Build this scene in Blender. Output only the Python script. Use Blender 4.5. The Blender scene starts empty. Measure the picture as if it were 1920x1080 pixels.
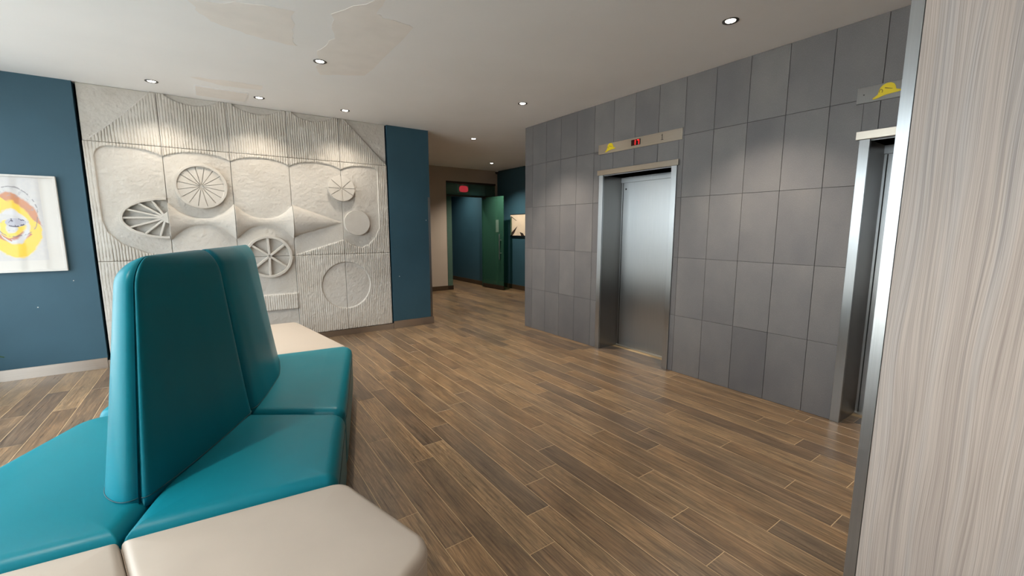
import bpy, bmesh, math, random
import numpy as np
from mathutils import Vector, Matrix

random.seed(7)
rng = np.random.default_rng(11)
scene = bpy.context.scene
COL = scene.collection

# ---------------------------------------------------------------- camera, world, light, exposure
CEIL = 2.967          # ceiling height
FAR = 6.213           # far wall (relief mural) plane, y
LIFT = 3.904          # elevator wall plane, x
LEFT = -2.45           # glazed street front, x
REAR = -3.4           # wall behind the camera, y

cam_data = bpy.data.cameras.new('camera')
cam_data.sensor_width = 36.0
cam_data.lens = 798.55 * 36.0 / 1920.0
cam_data.clip_start = 0.05
cam = bpy.data.objects.new('camera', cam_data)
cam.location = (0, 0, 1.5)
cam.rotation_euler = (math.radians(90 - 7.91), 0, math.radians(-35.04))
COL.objects.link(cam)
scene.camera = cam

world = bpy.data.worlds.new('overcast_sky')
scene.world = world
world.use_nodes = True
wb = world.node_tree.nodes['Background']
wb.inputs['Color'].default_value = (0.86, 0.93, 1.0, 1)
wb.inputs['Strength'].default_value = 4.3

scene.view_settings.view_transform = 'Standard'
scene.view_settings.look = 'None'
scene.view_settings.gamma = 1.0
scene.view_settings.use_curve_mapping = False
scene.view_settings.exposure = 0.70
try:
    scene.cycles.use_denoising = True
    scene.cycles.max_bounces = 10
    scene.cycles.diffuse_bounces = 6
    scene.cycles.glossy_bounces = 5
    scene.cycles.transmission_bounces = 6
    scene.cycles.transparent_max_bounces = 8
    scene.cycles.sample_clamp_indirect = 8
    scene.cycles.caustics_reflective = False
    scene.cycles.caustics_refractive = False
except Exception:
    pass


sun_data = bpy.data.lights.new('sun', 'SUN')       # stands behind the building: lights the street, not the room
sun_data.energy = 21.0
sun_data.angle = math.radians(.6)
sun_data.color = (1, .96, .90)
sun = bpy.data.objects.new('sun', sun_data)
sun.rotation_euler = (0, math.radians(38), math.radians(12))
COL.objects.link(sun)


def portal(name, loc, rot, sx, sy):
    l = bpy.data.lights.new(name, 'AREA')
    l.shape = 'RECTANGLE'
    l.size, l.size_y = sx, sy
    l.cycles.is_portal = True
    o = bpy.data.objects.new(name, l)
    o.location, o.rotation_euler = loc, rot
    COL.objects.link(o)


portal('daylight_portal', (LEFT + .02, 2.8, 1.42), (0, math.radians(-90), 0), 2.6, 6.4)

# ---------------------------------------------------------------- helpers
WL = {}


def wloc(p):
    return WL[p.name] if p else Vector((0, 0, 0))


def tag(o, label=None, cat=None, group=None, kind=None):
    if label: o['label'] = label
    if cat: o['category'] = cat
    if group: o['group'] = group
    if kind: o['kind'] = kind
    return o


def thing(name, loc, label, cat, group=None):
    o = bpy.data.objects.new(name, None)
    o.empty_display_size = .1
    o.location = loc
    COL.objects.link(o)
    WL[o.name] = Vector(loc)
    return tag(o, label, cat, group)


def mesh_obj(name, verts, faces, mat, parent=None, smooth=False, center=True):
    v = np.asarray(verts, dtype=float)
    c = Vector(((v.min(0) + v.max(0)) / 2)) if center else Vector((0, 0, 0))
    me = bpy.data.meshes.new(name)
    me.from_pydata((v - np.array(c)).tolist(), [], faces)
    me.materials.append(mat)
    if smooth:
        me.polygons.foreach_set('use_smooth', [True] * len(me.polygons))
    me.update()
    o = bpy.data.objects.new(name, me)
    COL.objects.link(o)
    o.parent = parent
    o.location = c - wloc(parent)
    WL[o.name] = c
    return o


class MB:
    """collects shapes of ONE part"""

    def __init__(s):
        s.v, s.f = [], []

    def add(s, v, f):
        n = len(s.v)
        s.v += [tuple(p) for p in v]
        s.f += [tuple(i + n for i in q) for q in f]
        return s

    def box(s, x0, x1, y0, y1, z0, z1):
        v = [(x, y, z) for x in (x0, x1) for y in (y0, y1) for z in (z0, z1)]
        return s.add(v, [(0, 1, 3, 2), (4, 6, 7, 5), (0, 4, 5, 1), (2, 3, 7, 6), (0, 2, 6, 4), (1, 5, 7, 3)])

    def cyl(s, a, b, r0, r1=None, n=16):
        r1 = r0 if r1 is None else r1
        a, b = Vector(a), Vector(b)
        d = (b - a).normalized()
        q = Vector((0, 0, 1)) if abs(d.z) < .9 else Vector((1, 0, 0))
        e = d.cross(q).normalized()
        g = d.cross(e)
        v = []
        for c, r in ((a, r0), (b, r1)):
            for k in range(n):
                t = 2 * math.pi * k / n
                v.append(c + r * (math.cos(t) * e + math.sin(t) * g))
        f = [(k, (k + 1) % n, n + (k + 1) % n, n + k) for k in range(n)]
        f += [tuple(range(n))[::-1], tuple(range(n, 2 * n))]
        return s.add(v, f)

    def tube(s, pts, r, closed=False, n=6):
        P = [Vector(p) for p in pts]
        m = len(P)
        v = []
        for i, p in enumerate(P):
            a = P[(i - 1) % m] if (closed or i) else P[i]
            b = P[(i + 1) % m] if (closed or i < m - 1) else P[i]
            d = (b - a).normalized()
            q = Vector((0, 0, 1)) if abs(d.z) < .9 else Vector((1, 0, 0))
            e = d.cross(q).normalized()
            g = d.cross(e)
            for k in range(n):
                t = 2 * math.pi * k / n
                v.append(p + r * (math.cos(t) * e + math.sin(t) * g))
        f = []
        for i in range(m if closed else m - 1):
            j = (i + 1) % m
            f += [(i * n + k, i * n + (k + 1) % n, j * n + (k + 1) % n, j * n + k) for k in range(n)]
        return s.add(v, f)

    def prism(s, poly, fn, h0, h1):
        """extrude a 2d polygon; fn(a, b, h) -> 3d"""
        n = len(poly)
        v = [fn(a, b, h0) for a, b in poly] + [fn(a, b, h1) for a, b in poly]
        f = [(k, (k + 1) % n, n + (k + 1) % n, n + k) for k in range(n)]
        f += [tuple(range(n))[::-1], tuple(range(n, 2 * n))]
        return s.add(v, f)

    def build(s, name, mat, parent=None, smooth=False, bevel=0, seg=2):
        o = mesh_obj(name, s.v, s.f, mat, parent, smooth)
        bm = bmesh.new()
        bm.from_mesh(o.data)
        bmesh.ops.recalc_face_normals(bm, faces=bm.faces)
        bm.to_mesh(o.data)
        bm.free()
        if bevel:
            m = o.modifiers.new('bevel', 'BEVEL')
            m.width, m.segments, m.limit_method = bevel, seg, 'ANGLE'
            m.harden_normals = False
        return o


def struct(name, mb, mat, parent=None):
    o = mb.build(name, mat, parent)
    if parent is None:
        o['kind'] = 'structure'
    return o


# ---------------------------------------------------------------- materials
def new_mat(name):
    m = bpy.data.materials.new(name)
    m.use_nodes = True
    nt = m.node_tree
    return m, nt, nt.nodes['Principled BSDF']


def simple(name, col, rough=.6, metal=0., noise=0., nscale=8., bump=0., bscale=200., coat=0., spec=.5):
    m, nt, b = new_mat(name)
    b.inputs['Roughness'].default_value = rough
    b.inputs['Metallic'].default_value = metal
    b.inputs['Coat Weight'].default_value = coat
    b.inputs['Specular IOR Level'].default_value = spec
    b.inputs['Base Color'].default_value = (*col, 1)
    geo = nt.nodes.new('ShaderNodeNewGeometry')
    if noise:
        n = nt.nodes.new('ShaderNodeTexNoise')
        n.inputs['Scale'].default_value = nscale
        n.inputs['Detail'].default_value = 6
        nt.links.new(geo.outputs['Position'], n.inputs['Vector'])
        r = nt.nodes.new('ShaderNodeValToRGB')
        r.color_ramp.elements[0].position = .3
        r.color_ramp.elements[1].position = .7
        r.color_ramp.elements[0].color = (*[c * (1 - noise) for c in col], 1)
        r.color_ramp.elements[1].color = (*[min(1, c * (1 + noise)) for c in col], 1)
        nt.links.new(n.outputs['Fac'], r.inputs['Fac'])
        nt.links.new(r.outputs['Color'], b.inputs['Base Color'])
    if bump:
        n2 = nt.nodes.new('ShaderNodeTexNoise')
        n2.inputs['Scale'].default_value = bscale
        n2.inputs['Detail'].default_value = 4
        nt.links.new(geo.outputs['Position'], n2.inputs['Vector'])
        bp = nt.nodes.new('ShaderNodeBump')
        bp.inputs['Strength'].default_value = bump
        bp.inputs['Distance'].default_value = .004
        nt.links.new(n2.outputs['Fac'], bp.inputs['Height'])
        nt.links.new(bp.outputs['Normal'], b.inputs['Normal'])
    return m


def N(nt, typ, **kw):
    n = nt.nodes.new(typ)
    for k, v in kw.items():
        if k in n.inputs.keys() if isinstance(k, str) else False:
            n.inputs[k].default_value = v
        else:
            setattr(n, k, v)
    return n


def math_n(nt, op, a, b=None, clamp=False):
    n = nt.nodes.new('ShaderNodeMath')
    n.operation = op
    n.use_clamp = clamp
    for i, x in enumerate((a, b)):
        if x is None: continue
        if isinstance(x, (int, float)):
            n.inputs[i].default_value = x
        else:
            nt.links.new(x, n.inputs[i])
    return n.outputs[0]


def mixc(nt, fac, a, b, blend='MIX'):
    n = nt.nodes.new('ShaderNodeMix')
    n.data_type = 'RGBA'
    n.blend_type = blend
    for i, x in ((0, fac), (6, a), (7, b)):
        if isinstance(x, (int, float)):
            n.inputs[i].default_value = x
        elif isinstance(x, tuple):
            n.inputs[i].default_value = (*x, 1)
        else:
            nt.links.new(x, n.inputs[i])
    return n.outputs[2]


def ramp(nt, fac, stops):
    r = nt.nodes.new('ShaderNodeValToRGB')
    e = r.color_ramp.elements
    e[0].position, e[0].color = stops[0][0], (*stops[0][1], 1)
    e[1].position, e[1].color = stops[-1][0], (*stops[-1][1], 1)
    for p, c in stops[1:-1]:
        x = e.new(p)
        x.color = (*c, 1)
    nt.links.new(fac, r.inputs['Fac'])
    return r.outputs['Color']


def per_piece_random(nt):
    oi = nt.nodes.new('ShaderNodeObjectInfo')
    ge = nt.nodes.new('ShaderNodeNewGeometry')
    s = math_n(nt, 'ADD', oi.outputs['Random'], ge.outputs['Random Per Island'])
    return math_n(nt, 'FRACT', s), ge


def mapped_noise(nt, vec, scale, loc=None, detail=6, rough=.55, dist=0.):
    mp = nt.nodes.new('ShaderNodeMapping')
    mp.inputs['Scale'].default_value = scale
    nt.links.new(vec, mp.inputs['Vector'])
    if loc is not None:
        cx = nt.nodes.new('ShaderNodeCombineXYZ')
        for i in range(3):
            nt.links.new(loc, cx.inputs[i])
        nt.links.new(cx.outputs[0], mp.inputs['Location'])
    n = nt.nodes.new('ShaderNodeTexNoise')
    n.inputs['Scale'].default_value = 1
    n.inputs['Detail'].default_value = detail
    n.inputs['Roughness'].default_value = rough
    n.inputs['Distortion'].default_value = dist
    nt.links.new(mp.outputs[0], n.inputs['Vector'])
    return n.outputs['Fac']


def mat_plank():
    m, nt, b = new_mat('wood_look_plank')
    rnd, ge = per_piece_random(nt)
    off = math_n(nt, 'MULTIPLY', rnd, 137.)
    pos = ge.outputs['Position']
    fine = mapped_noise(nt, pos, (95, 3.2, 1), off, 7, .68, .25)
    fig = mapped_noise(nt, pos, (13, 1.5, 1), off, 3, .5, 1.4)
    rings = math_n(nt, 'FRACT', math_n(nt, 'MULTIPLY', fig, 11.))
    rings = math_n(nt, 'ABSOLUTE', math_n(nt, 'SUBTRACT', rings, .5))
    blot = mapped_noise(nt, pos, (9, 2.2, 1), off, 4, .6)
    base = ramp(nt, rnd, [(0, (.215, .143, .082)), (.13, (.140, .103, .074)), (.30, (.265, .182, .106)), (.5, (.222, .151, .089)),
                          (.66, (.290, .204, .121)), (.82, (.160, .119, .084)), (1, (.245, .168, .098))])
    c = mixc(nt, math_n(nt, 'MULTIPLY', math_n(nt, 'SUBTRACT', fine, .38, True), 3.6, True), mixc(nt, 1., base, (.40, .38, .38), 'MULTIPLY'), base)
    c = mixc(nt, math_n(nt, 'MULTIPLY', math_n(nt, 'SUBTRACT', 1., math_n(nt, 'MULTIPLY', rings, 4.5, True)), .50), c, (.085, .060, .042))
    light = mixc(nt, 1., c, (1.6, 1.5, 1.38), 'MULTIPLY')
    c = mixc(nt, math_n(nt, 'MULTIPLY', math_n(nt, 'SUBTRACT', blot, .40, True), 3.2, True), c, light)
    nt.links.new(c, b.inputs['Base Color'])
    r = math_n(nt, 'ADD', math_n(nt, 'MULTIPLY', fine, .22), .20)
    nt.links.new(r, b.inputs['Roughness'])
    bp = nt.nodes.new('ShaderNodeBump')
    bp.inputs['Strength'].default_value = .25
    bp.inputs['Distance'].default_value = .002
    nt.links.new(fine, bp.inputs['Height'])
    nt.links.new(bp.outputs['Normal'], b.inputs['Normal'])
    return m


def mat_tile():
    m, nt, b = new_mat('charcoal_porcelain')
    rnd, ge = per_piece_random(nt)
    pos = ge.outputs['Position']
    cloud = mapped_noise(nt, pos, (3, 3, 2.2), math_n(nt, 'MULTIPLY', rnd, 50.), 5)
    speck = mapped_noise(nt, pos, (260, 260, 120), None, 2)
    base = ramp(nt, rnd, [(0, (.152, .147, .150)), (.4, (.168, .162, .164)), (.7, (.180, .173, .174)), (1, (.195, .187, .187))])
    c = mixc(nt, math_n(nt, 'MULTIPLY', math_n(nt, 'SUBTRACT', cloud, .35, True), 1.6, True), mixc(nt, 1., base, (.80, .81, .84), 'MULTIPLY'), mixc(nt, 1., base, (1.16, 1.15, 1.12), 'MULTIPLY'))
    c = mixc(nt, math_n(nt, 'MULTIPLY', math_n(nt, 'SUBTRACT', speck, .5, True), 2.2, True), c, mixc(nt, 1., c, (1.5, 1.5, 1.5), 'MULTIPLY'))
    nt.links.new(c, b.inputs['Base Color'])
    b.inputs['Roughness'].default_value = .52
    bp = nt.nodes.new('ShaderNodeBump')
    bp.inputs['Strength'].default_value = .15
    bp.inputs['Distance'].default_value = .002
    nt.links.new(speck, bp.inputs['Height'])
    nt.links.new(bp.outputs['Normal'], b.inputs['Normal'])
    return m


def mat_steel(name, col=(.60, .60, .60), rough=.26, axis='z', aniso=.9):
    m, nt, b = new_mat(name)
    ge = nt.nodes.new('ShaderNodeNewGeometry')
    sc = {'z': (420, 420, 3), 'y': (420, 3, 420), 'x': (3, 420, 420)}[axis]
    f = mapped_noise(nt, ge.outputs['Position'], sc, None, 3)
    smear = mapped_noise(nt, ge.outputs['Position'], (4, 4, 5), None, 4)
    b.inputs['Metallic'].default_value = 1
    b.inputs['Anisotropic'].default_value = aniso
    if axis == 'z':           # vertical brushing blurs reflections sideways
        cr = nt.nodes.new('ShaderNodeVectorMath')
        cr.operation = 'CROSS_PRODUCT'
        nt.links.new(ge.outputs['Normal'], cr.inputs[0])
        cr.inputs[1].default_value = (0, 0, 1)
        nt.links.new(cr.outputs[0], b.inputs['Tangent'])
    else:
        tv = nt.nodes.new('ShaderNodeCombineXYZ')
        tv.inputs[2].default_value = 1
        nt.links.new(tv.outputs[0], b.inputs['Tangent'])
    nt.links.new(mixc(nt, f, tuple(c * .86 for c in col), tuple(min(1, c * 1.12) for c in col)), b.inputs['Base Color'])
    r = math_n(nt, 'ADD', math_n(nt, 'MULTIPLY', smear, .04), rough - .02)
    nt.links.new(r, b.inputs['Roughness'])
    bp = nt.nodes.new('ShaderNodeBump')
    bp.inputs['Strength'].default_value = .02
    bp.inputs['Distance'].default_value = .0004
    nt.links.new(f, bp.inputs['Height'])
    nt.links.new(bp.outputs['Normal'], b.inputs['Normal'])
    return m


def mat_laminate():
    m, nt, b = new_mat('ash_laminate')
    ge = nt.nodes.new('ShaderNodeNewGeometry')
    pos = ge.outputs['Position']
    warp = mapped_noise(nt, pos, (2, 4, .55), None, 2)
    cx = nt.nodes.new('ShaderNodeVectorMath')
    cx.operation = 'ADD'
    nt.links.new(pos, cx.inputs[0])
    w3 = nt.nodes.new('ShaderNodeCombineXYZ')
    nt.links.new(math_n(nt, 'MULTIPLY', warp, .11), w3.inputs[1])
    nt.links.new(w3.outputs[0], cx.inputs[1])
    fine = mapped_noise(nt, cx.outputs[0], (1, 620, 2.2), None, 4, .6)
    mid = mapped_noise(nt, cx.outputs[0], (1, 120, .5), None, 4, .6)
    wide = mapped_noise(nt, cx.outputs[0], (1, 26, .4), None, 3, .5)
    c = ramp(nt, wide, [(.3, (.445, .375, .332)), (.5, (.515, .44, .388)), (.7, (.465, .423, .40))])
    c = mixc(nt, math_n(nt, 'MULTIPLY', math_n(nt, 'SUBTRACT', fine, .42, True), 3.4, True), c, mixc(nt, 1., c, (.60, .57, .56), 'MULTIPLY'))
    line = math_n(nt, 'MULTIPLY', math_n(nt, 'SUBTRACT', mid, .53, True), 5., True)
    c = mixc(nt, math_n(nt, 'MULTIPLY', line, .62), c, (.15, .13, .125))
    nt.links.new(c, b.inputs['Base Color'])
    b.inputs['Roughness'].default_value = .5
    return m


def mat_mural():
    m, nt, b = new_mat('cast_relief_concrete')
    ge = nt.nodes.new('ShaderNodeNewGeometry')
    pos = ge.outputs['Position']
    cloud = mapped_noise(nt, pos, (2.2, 2.2, 2.2), None, 6, .6)
    grain = mapped_noise(nt, pos, (70, 70, 70), None, 5, .65)
    rnd, _ = per_piece_random(nt)
    c = ramp(nt, cloud, [(.3, (.51, .475, .43)), (.5, (.57, .54, .50)), (.7, (.60, .575, .54))])
    c = mixc(nt, math_n(nt, 'MULTIPLY', math_n(nt, 'SUBTRACT', grain, .55, True), 2.0, True), c, mixc(nt, 1., c, (.72, .70, .68), 'MULTIPLY'))
    nt.links.new(c, b.inputs['Base Color'])
    b.inputs['Roughness'].default_value = .9
    bp = nt.nodes.new('ShaderNodeBump')
    bp.inputs['Strength'].default_value = .5
    bp.inputs['Distance'].default_value = .004
    nt.links.new(grain, bp.inputs['Height'])
    nt.links.new(bp.outputs['Normal'], b.inputs['Normal'])
    return m


def mat_vinyl(name, col, rough=.36, spec=.3):
    m, nt, b = new_mat(name)
    b.inputs['Specular IOR Level'].default_value = spec
    ge = nt.nodes.new('ShaderNodeNewGeometry')
    pos = ge.outputs['Position']
    g = mapped_noise(nt, pos, (420, 420, 420), None, 2)
    cl = mapped_noise(nt, pos, (5, 5, 5), None, 3)
    nt.links.new(mixc(nt, cl, tuple(c * .93 for c in col), tuple(c * 1.07 for c in col)), b.inputs['Base Color'])
    nt.links.new(math_n(nt, 'ADD', math_n(nt, 'MULTIPLY', cl, .12), rough - .06), b.inputs['Roughness'])
    bp = nt.nodes.new('ShaderNodeBump')
    bp.inputs['Strength'].default_value = .10
    bp.inputs['Distance'].default_value = .001
    nt.links.new(g, bp.inputs['Height'])
    nt.links.new(bp.outputs['Normal'], b.inputs['Normal'])
    return m


def mat_emit(name, col, s):
    m = bpy.data.materials.new(name)
    m.use_nodes = True
    nt = m.node_tree
    nt.nodes.clear()
    e = nt.nodes.new('ShaderNodeEmission')
    e.inputs['Color'].default_value = (*col, 1)
    e.inputs['Strength'].default_value = s
    o = nt.nodes.new('ShaderNodeOutputMaterial')
    nt.links.new(e.outputs[0], o.inputs[0])
    return m


def mat_pane(name, tint, body, amount, rough=.15):
    """thin glass sheet: part see-through, part body colour, glossy on top"""
    m, nt, b = new_mat(name)
    b.inputs['Base Color'].default_value = (*body, 1)
    b.inputs['Roughness'].default_value = rough
    t = nt.nodes.new('ShaderNodeBsdfTransparent')
    t.inputs['Color'].default_value = (*tint, 1)
    x = nt.nodes.new('ShaderNodeMixShader')
    x.inputs[0].default_value = amount
    nt.links.new(t.outputs[0], x.inputs[1])
    nt.links.new(b.outputs[0], x.inputs[2])
    nt.links.new(x.outputs[0], nt.nodes['Material Output'].inputs[0])
    return m


def mat_print():
    """abstract swirl print: yellow and rust rings, grey scribble lines on cream paper"""
    m, nt, b = new_mat('swirl_print')
    ge = nt.nodes.new('ShaderNodeNewGeometry')
    sp = nt.nodes.new('ShaderNodeSeparateXYZ')
    nt.links.new(ge.outputs['Position'], sp.inputs[0])
    X, Z = sp.outputs[0], sp.outputs[2]
    w1 = mapped_noise(nt, ge.outputs['Position'], (7, 1, 7), None, 3)
    w2 = mapped_noise(nt, ge.outputs['Position'], (30, 1, 30), None, 4)

    def ell(cx, cz, ax, az, k=.35):
        dx = math_n(nt, 'DIVIDE', math_n(nt, 'SUBTRACT', X, cx), ax)
        dz = math_n(nt, 'DIVIDE', math_n(nt, 'SUBTRACT', Z, cz), az)
        r = math_n(nt, 'SQRT', math_n(nt, 'ADD', math_n(nt, 'MULTIPLY', dx, dx), math_n(nt, 'MULTIPLY', dz, dz)))
        return math_n(nt, 'ADD', r, math_n(nt, 'MULTIPLY', math_n(nt, 'SUBTRACT', w1, .5), k))

    def band(r, a, c, soft=.06):
        lo = math_n(nt, 'DIVIDE', math_n(nt, 'SUBTRACT', r, a), soft, True)
        hi = math_n(nt, 'DIVIDE', math_n(nt, 'SUBTRACT', c, r), soft, True)
        return math_n(nt, 'MULTIPLY', lo, hi)
    paper, wash = (.62, .58, .54), (.50, .48, .50)
    inside = math_n(nt, 'MULTIPLY', math_n(nt, 'LESS_THAN', X, -1.352), math_n(nt, 'GREATER_THAN', Z, 1.19))
    c = mixc(nt, math_n(nt, 'MULTIPLY', inside, w2), paper, wash)
    r1 = ell(-1.56, 1.52, .185, .31)
    r2 = ell(-1.57, 1.50, .20, .20, .5)
    r3 = ell(-1.545, 1.56, .07, .045, .3)
    r4 = ell(-1.55, 1.66, .17, .25, .2)
    c = mixc(nt, band(r1, .52, 1.0), c, (.80, .52, .03))
    low = math_n(nt, 'LESS_THAN', math_n(nt, 'ADD', Z, math_n(nt, 'MULTIPLY', X, .45)), .80)
    c = mixc(nt, math_n(nt, 'MULTIPLY', band(r2, .40, .72), low), c, (.46, .15, .08))
    upr = math_n(nt, 'GREATER_THAN', math_n(nt, 'ADD', Z, math_n(nt, 'MULTIPLY', X, 1.1)), .02)
    c = mixc(nt, math_n(nt, 'MULTIPLY', band(r1, .72, 1.05), upr), c, (.52, .20, .08))
    c = mixc(nt, math_n(nt, 'MULTIPLY', band(r1, .40, .60), math_n(nt, 'GREATER_THAN', w1, .5)), c, (.60, .57, .58))
    c = mixc(nt, band(r2, .22, .48), c, (.80, .55, .06))
    c = mixc(nt, band(r3, -.5, 1.0), c, (.42, .40, .46))
    c = mixc(nt, math_n(nt, 'MULTIPLY', math_n(nt, 'LESS_THAN', r3, 1.), math_n(nt, 'GREATER_THAN', w2, .55)), c, (.07, .06, .09))
    lines = math_n(nt, 'MULTIPLY', band(r4, .93, 1.0, .03), math_n(nt, 'GREATER_THAN', w2, .47))
    c = mixc(nt, math_n(nt, 'MULTIPLY', lines, .8), c, (.16, .14, .15))
    scrib = math_n(nt, 'MULTIPLY', band(r4, .55, .95, .1), math_n(nt, 'GREATER_THAN', w2, .60))
    c = mixc(nt, math_n(nt, 'MULTIPLY', scrib, .45), c, (.30, .28, .30))
    nt.links.new(c, b.inputs['Base Color'])
    b.inputs['Roughness'].default_value = .5
    b.inputs['Coat Weight'].default_value = .6
    b.inputs['Coat Roughness'].default_value = .04
    return m


M_PLANK = mat_plank()
M_TILE = mat_tile()
M_GROUT = simple('tan_grout', (.50, .375, .225), .85)
M_TILEBACK = simple('dark_tile_grout', (.055, .055, .06), .9)
M_CEIL = simple('white_ceiling_paint', (.86, .86, .87), .9, noise=.02, nscale=1.5)
M_SKIM = simple('beige_skim_plaster', (.845, .81, .785), .9, noise=.03, nscale=6)
M_BLUE = simple('petrol_blue_paint', (.029, .086, .126), .55, noise=.05, nscale=3, bump=.08, bscale=160)
M_BEIGEWALL = simple('beige_wall_paint', (.47, .40, .345), .8, noise=.03, nscale=2)
M_WHITEWALL = simple('white_wall_paint', (.62, .61, .59), .85)
M_BLACK = simple('black_shadow_gap', (.012, .012, .013), .9)
M_STEEL = mat_steel('brushed_steel', (.43, .44, .445), .34)
M_STEEL_H = mat_steel('brushed_steel_warm', (.58, .53, .46), .30, 'y')
M_STEEL_DK = mat_steel('brushed_steel_jamb', (.27, .262, .255), .30)  # jamb returns: their dim reflections are put into a darker steel colour
M_BASE = mat_steel('brushed_bronze_skirting', (.46, .40, .35), .33, 'x')
M_LAM = mat_laminate()
M_MURAL = mat_mural()
M_TEAL = mat_vinyl('teal_vinyl', (.005, .170, .228), .36, .16)
M_TEALDK = simple('teal_stitching', (.006, .062, .082), .6)
M_CREAM = mat_vinyl('cream_vinyl', (.455, .398, .345), .40)
M_CREAMST = simple('cream_stitching', (.42, .36, .30), .7)
M_PLINTH = simple('black_plinth', (.012, .012, .013), .6)
M_LAMPRING = simple('dark_nickel_trim', (.10, .095, .09), .45, metal=.6)
M_LENS = mat_emit('lit_lamp_lens', (1, .93, .82), 14)
M_RED = mat_emit('red_led', (1, .02, .02), 1.6)
M_EXIT = mat_emit('red_exit_face', (1, .03, .06), 2.2)
M_DARKDISP = simple('dark_display_glass', (.03, .003, .003), .15)
M_YELLOW = simple('yellow_enamel', (.80, .62, .0), .45)
M_YELLOW2 = simple('dark_enamel_line', (.16, .10, .02), .5)
M_ENGRAVE = simple('engraved_black', (.02, .018, .015), .6)
M_FRAMEW = simple('white_picture_frame', (.66, .63, .60), .45)
M_PRINT = mat_print()
M_GLASSG = mat_pane('green_glass_door', (.42, .70, .58), (.050, .150, .110), .50, .08)
M_FROST = mat_pane('frosted_transom_glass', (.55, .74, .67), (.16, .26, .22), .45, .25)
M_FRAMEBR = simple('dark_bronze_frame', (.045, .03, .02), .4, metal=.4)
M_CANVAS = simple('cream_canvas', (.62, .53, .42), .8, noise=.06, nscale=5)
M_CANVASDK = simple('dark_canvas_paint', (.03, .018, .014), .6)
M_BLKFRAME = simple('black_picture_frame', (.02, .016, .015), .5)
M_WINGLASS = mat_pane('clear_window_glass', (.96, .98, .97), (.02, .02, .02), .04, .02)
M_ALU = simple('grey_window_aluminium', (.20, .20, .21), .4, metal=.6)
M_PAVE = simple('street_paving', (.42, .41, .40), .9, noise=.2, nscale=.6)
M_LEAF = simple('dark_green_leaf', (.03, .09, .025), .4)
M_POT = simple('white_ceramic_pot', (.55, .54, .52), .4)
M_SOIL = simple('potting_soil', (.02, .014, .009), .95)
M_WHITEBIT = simple('white_filler', (.75, .74, .72), .8)

# ---------------------------------------------------------------- floor with planks
floor = struct('floor', MB().box(LEFT, LIFT, REAR, 13, -.10, -.0009).box(LIFT, 6.4, 5.1, 13, -.10, -.0009)
               .box(LIFT, LIFT + .35, 0., 4, -.10, -.0009), M_GROUT)
PW, PL, X0 = .1525, 1.222, .637
known = {0: 2.001, 1: 1.674, 2: 2.473, 3: 1.417, 4: 1.640, 5: 1.864, 6: 1.934, 7: .910, 9: 1.530, 10: .860, 11: 1.704, 12: .690,
         13: .972, 14: 1.443, 15: .765, 16: 1.004, 17: 1.161, 18: 1.497, 19: 1.343, 21: 1.394}
fl_, yaw, pit = 798.55, math.radians(35.04), math.radians(7.91)
fw = np.array([math.sin(yaw) * math.cos(pit), math.cos(yaw) * math.cos(pit), -math.sin(pit)])
rt = np.array([math.cos(yaw), -math.sin(yaw), 0])
up = np.cross(rt, fw)


def seen_area(x0, x1, y0, y1):
    """rough size of a plank in the photograph, 0 when outside the frame"""
    P = np.array([(x0, y0, -1.5), (x1, y0, -1.5), (x1, y1, -1.5), (x0, y1, -1.5), ((x0 + x1) / 2, (y0 + y1) / 2, -1.5)])
    z = P @ fw
    if (z < .3).any(): return 0
    u = 960 + fl_ * (P @ rt) / z
    v = 540 - fl_ * (P @ up) / z
    if not ((u > 0) & (u < 1920) & (v > 0) & (v < 1080)).any(): return 0
    a = 0
    for i in range(4):
        j = (i + 1) % 4
        a += u[i] * v[j] - u[j] * v[i]
    return abs(a)


planks = []
kmin, kmax = int((LEFT - X0) / PW) - 1, int((6.35 - X0) / PW) + 1
for k in range(kmin, kmax + 1):
    xa, xb = X0 + k * PW, X0 + (k + 1) * PW
    xa, xb = max(xa, LEFT + .02), min(xb, 6.34)
    if xb - xa < .02: continue
    j0 = known.get(k)
    if j0 is None: j0 = random.uniform(0, PL)
    n0 = math.floor((REAR - j0) / PL)
    for n in range(n0, n0 + 16):
        ya, yb = j0 + n * PL, j0 + (n + 1) * PL
        x1 = xb
        lo, hi = REAR + .02, 12.9
        if xb > LIFT + .36: lo = 5.24
        elif xb > LIFT + .02:  # strips that run in under the lift doors
            lo = -.2
        ya, yb = max(ya, lo), min(yb, hi)
        if yb - ya < .03: continue
        planks.append((seen_area(xa, x1, ya, yb), xa, x1, ya, yb))
planks.sort(reverse=True)
G = .0014
cache = {}


def plank_mesh(w, l):
    key = (round(w, 4), round(l, 4))
    if key not in cache:
        a, b, e, t = w / 2 - G, l / 2 - G, .0009, .004
        v = [(-a, -b, -t), (a, -b, -t), (a, b, -t), (-a, b, -t), (-a, -b, -e), (a, -b, -e), (a, b, -e), (-a, b, -e),
             (-a + e, -b + e, 0), (a - e, -b + e, 0), (a - e, b - e, 0), (-a + e, b - e, 0)]
        f = [(8, 9, 10, 11)] + [q for i in range(4) for q in ((i, (i + 1) % 4, 4 + (i + 1) % 4, 4 + i), (4 + i, 4 + (i + 1) % 4, 8 + (i + 1) % 4, 8 + i))]
        me = bpy.data.meshes.new('plank')
        me.from_pydata(v, [], f)
        me.materials.append(M_PLANK)
        cache[key] = me
    return cache[key]


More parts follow.
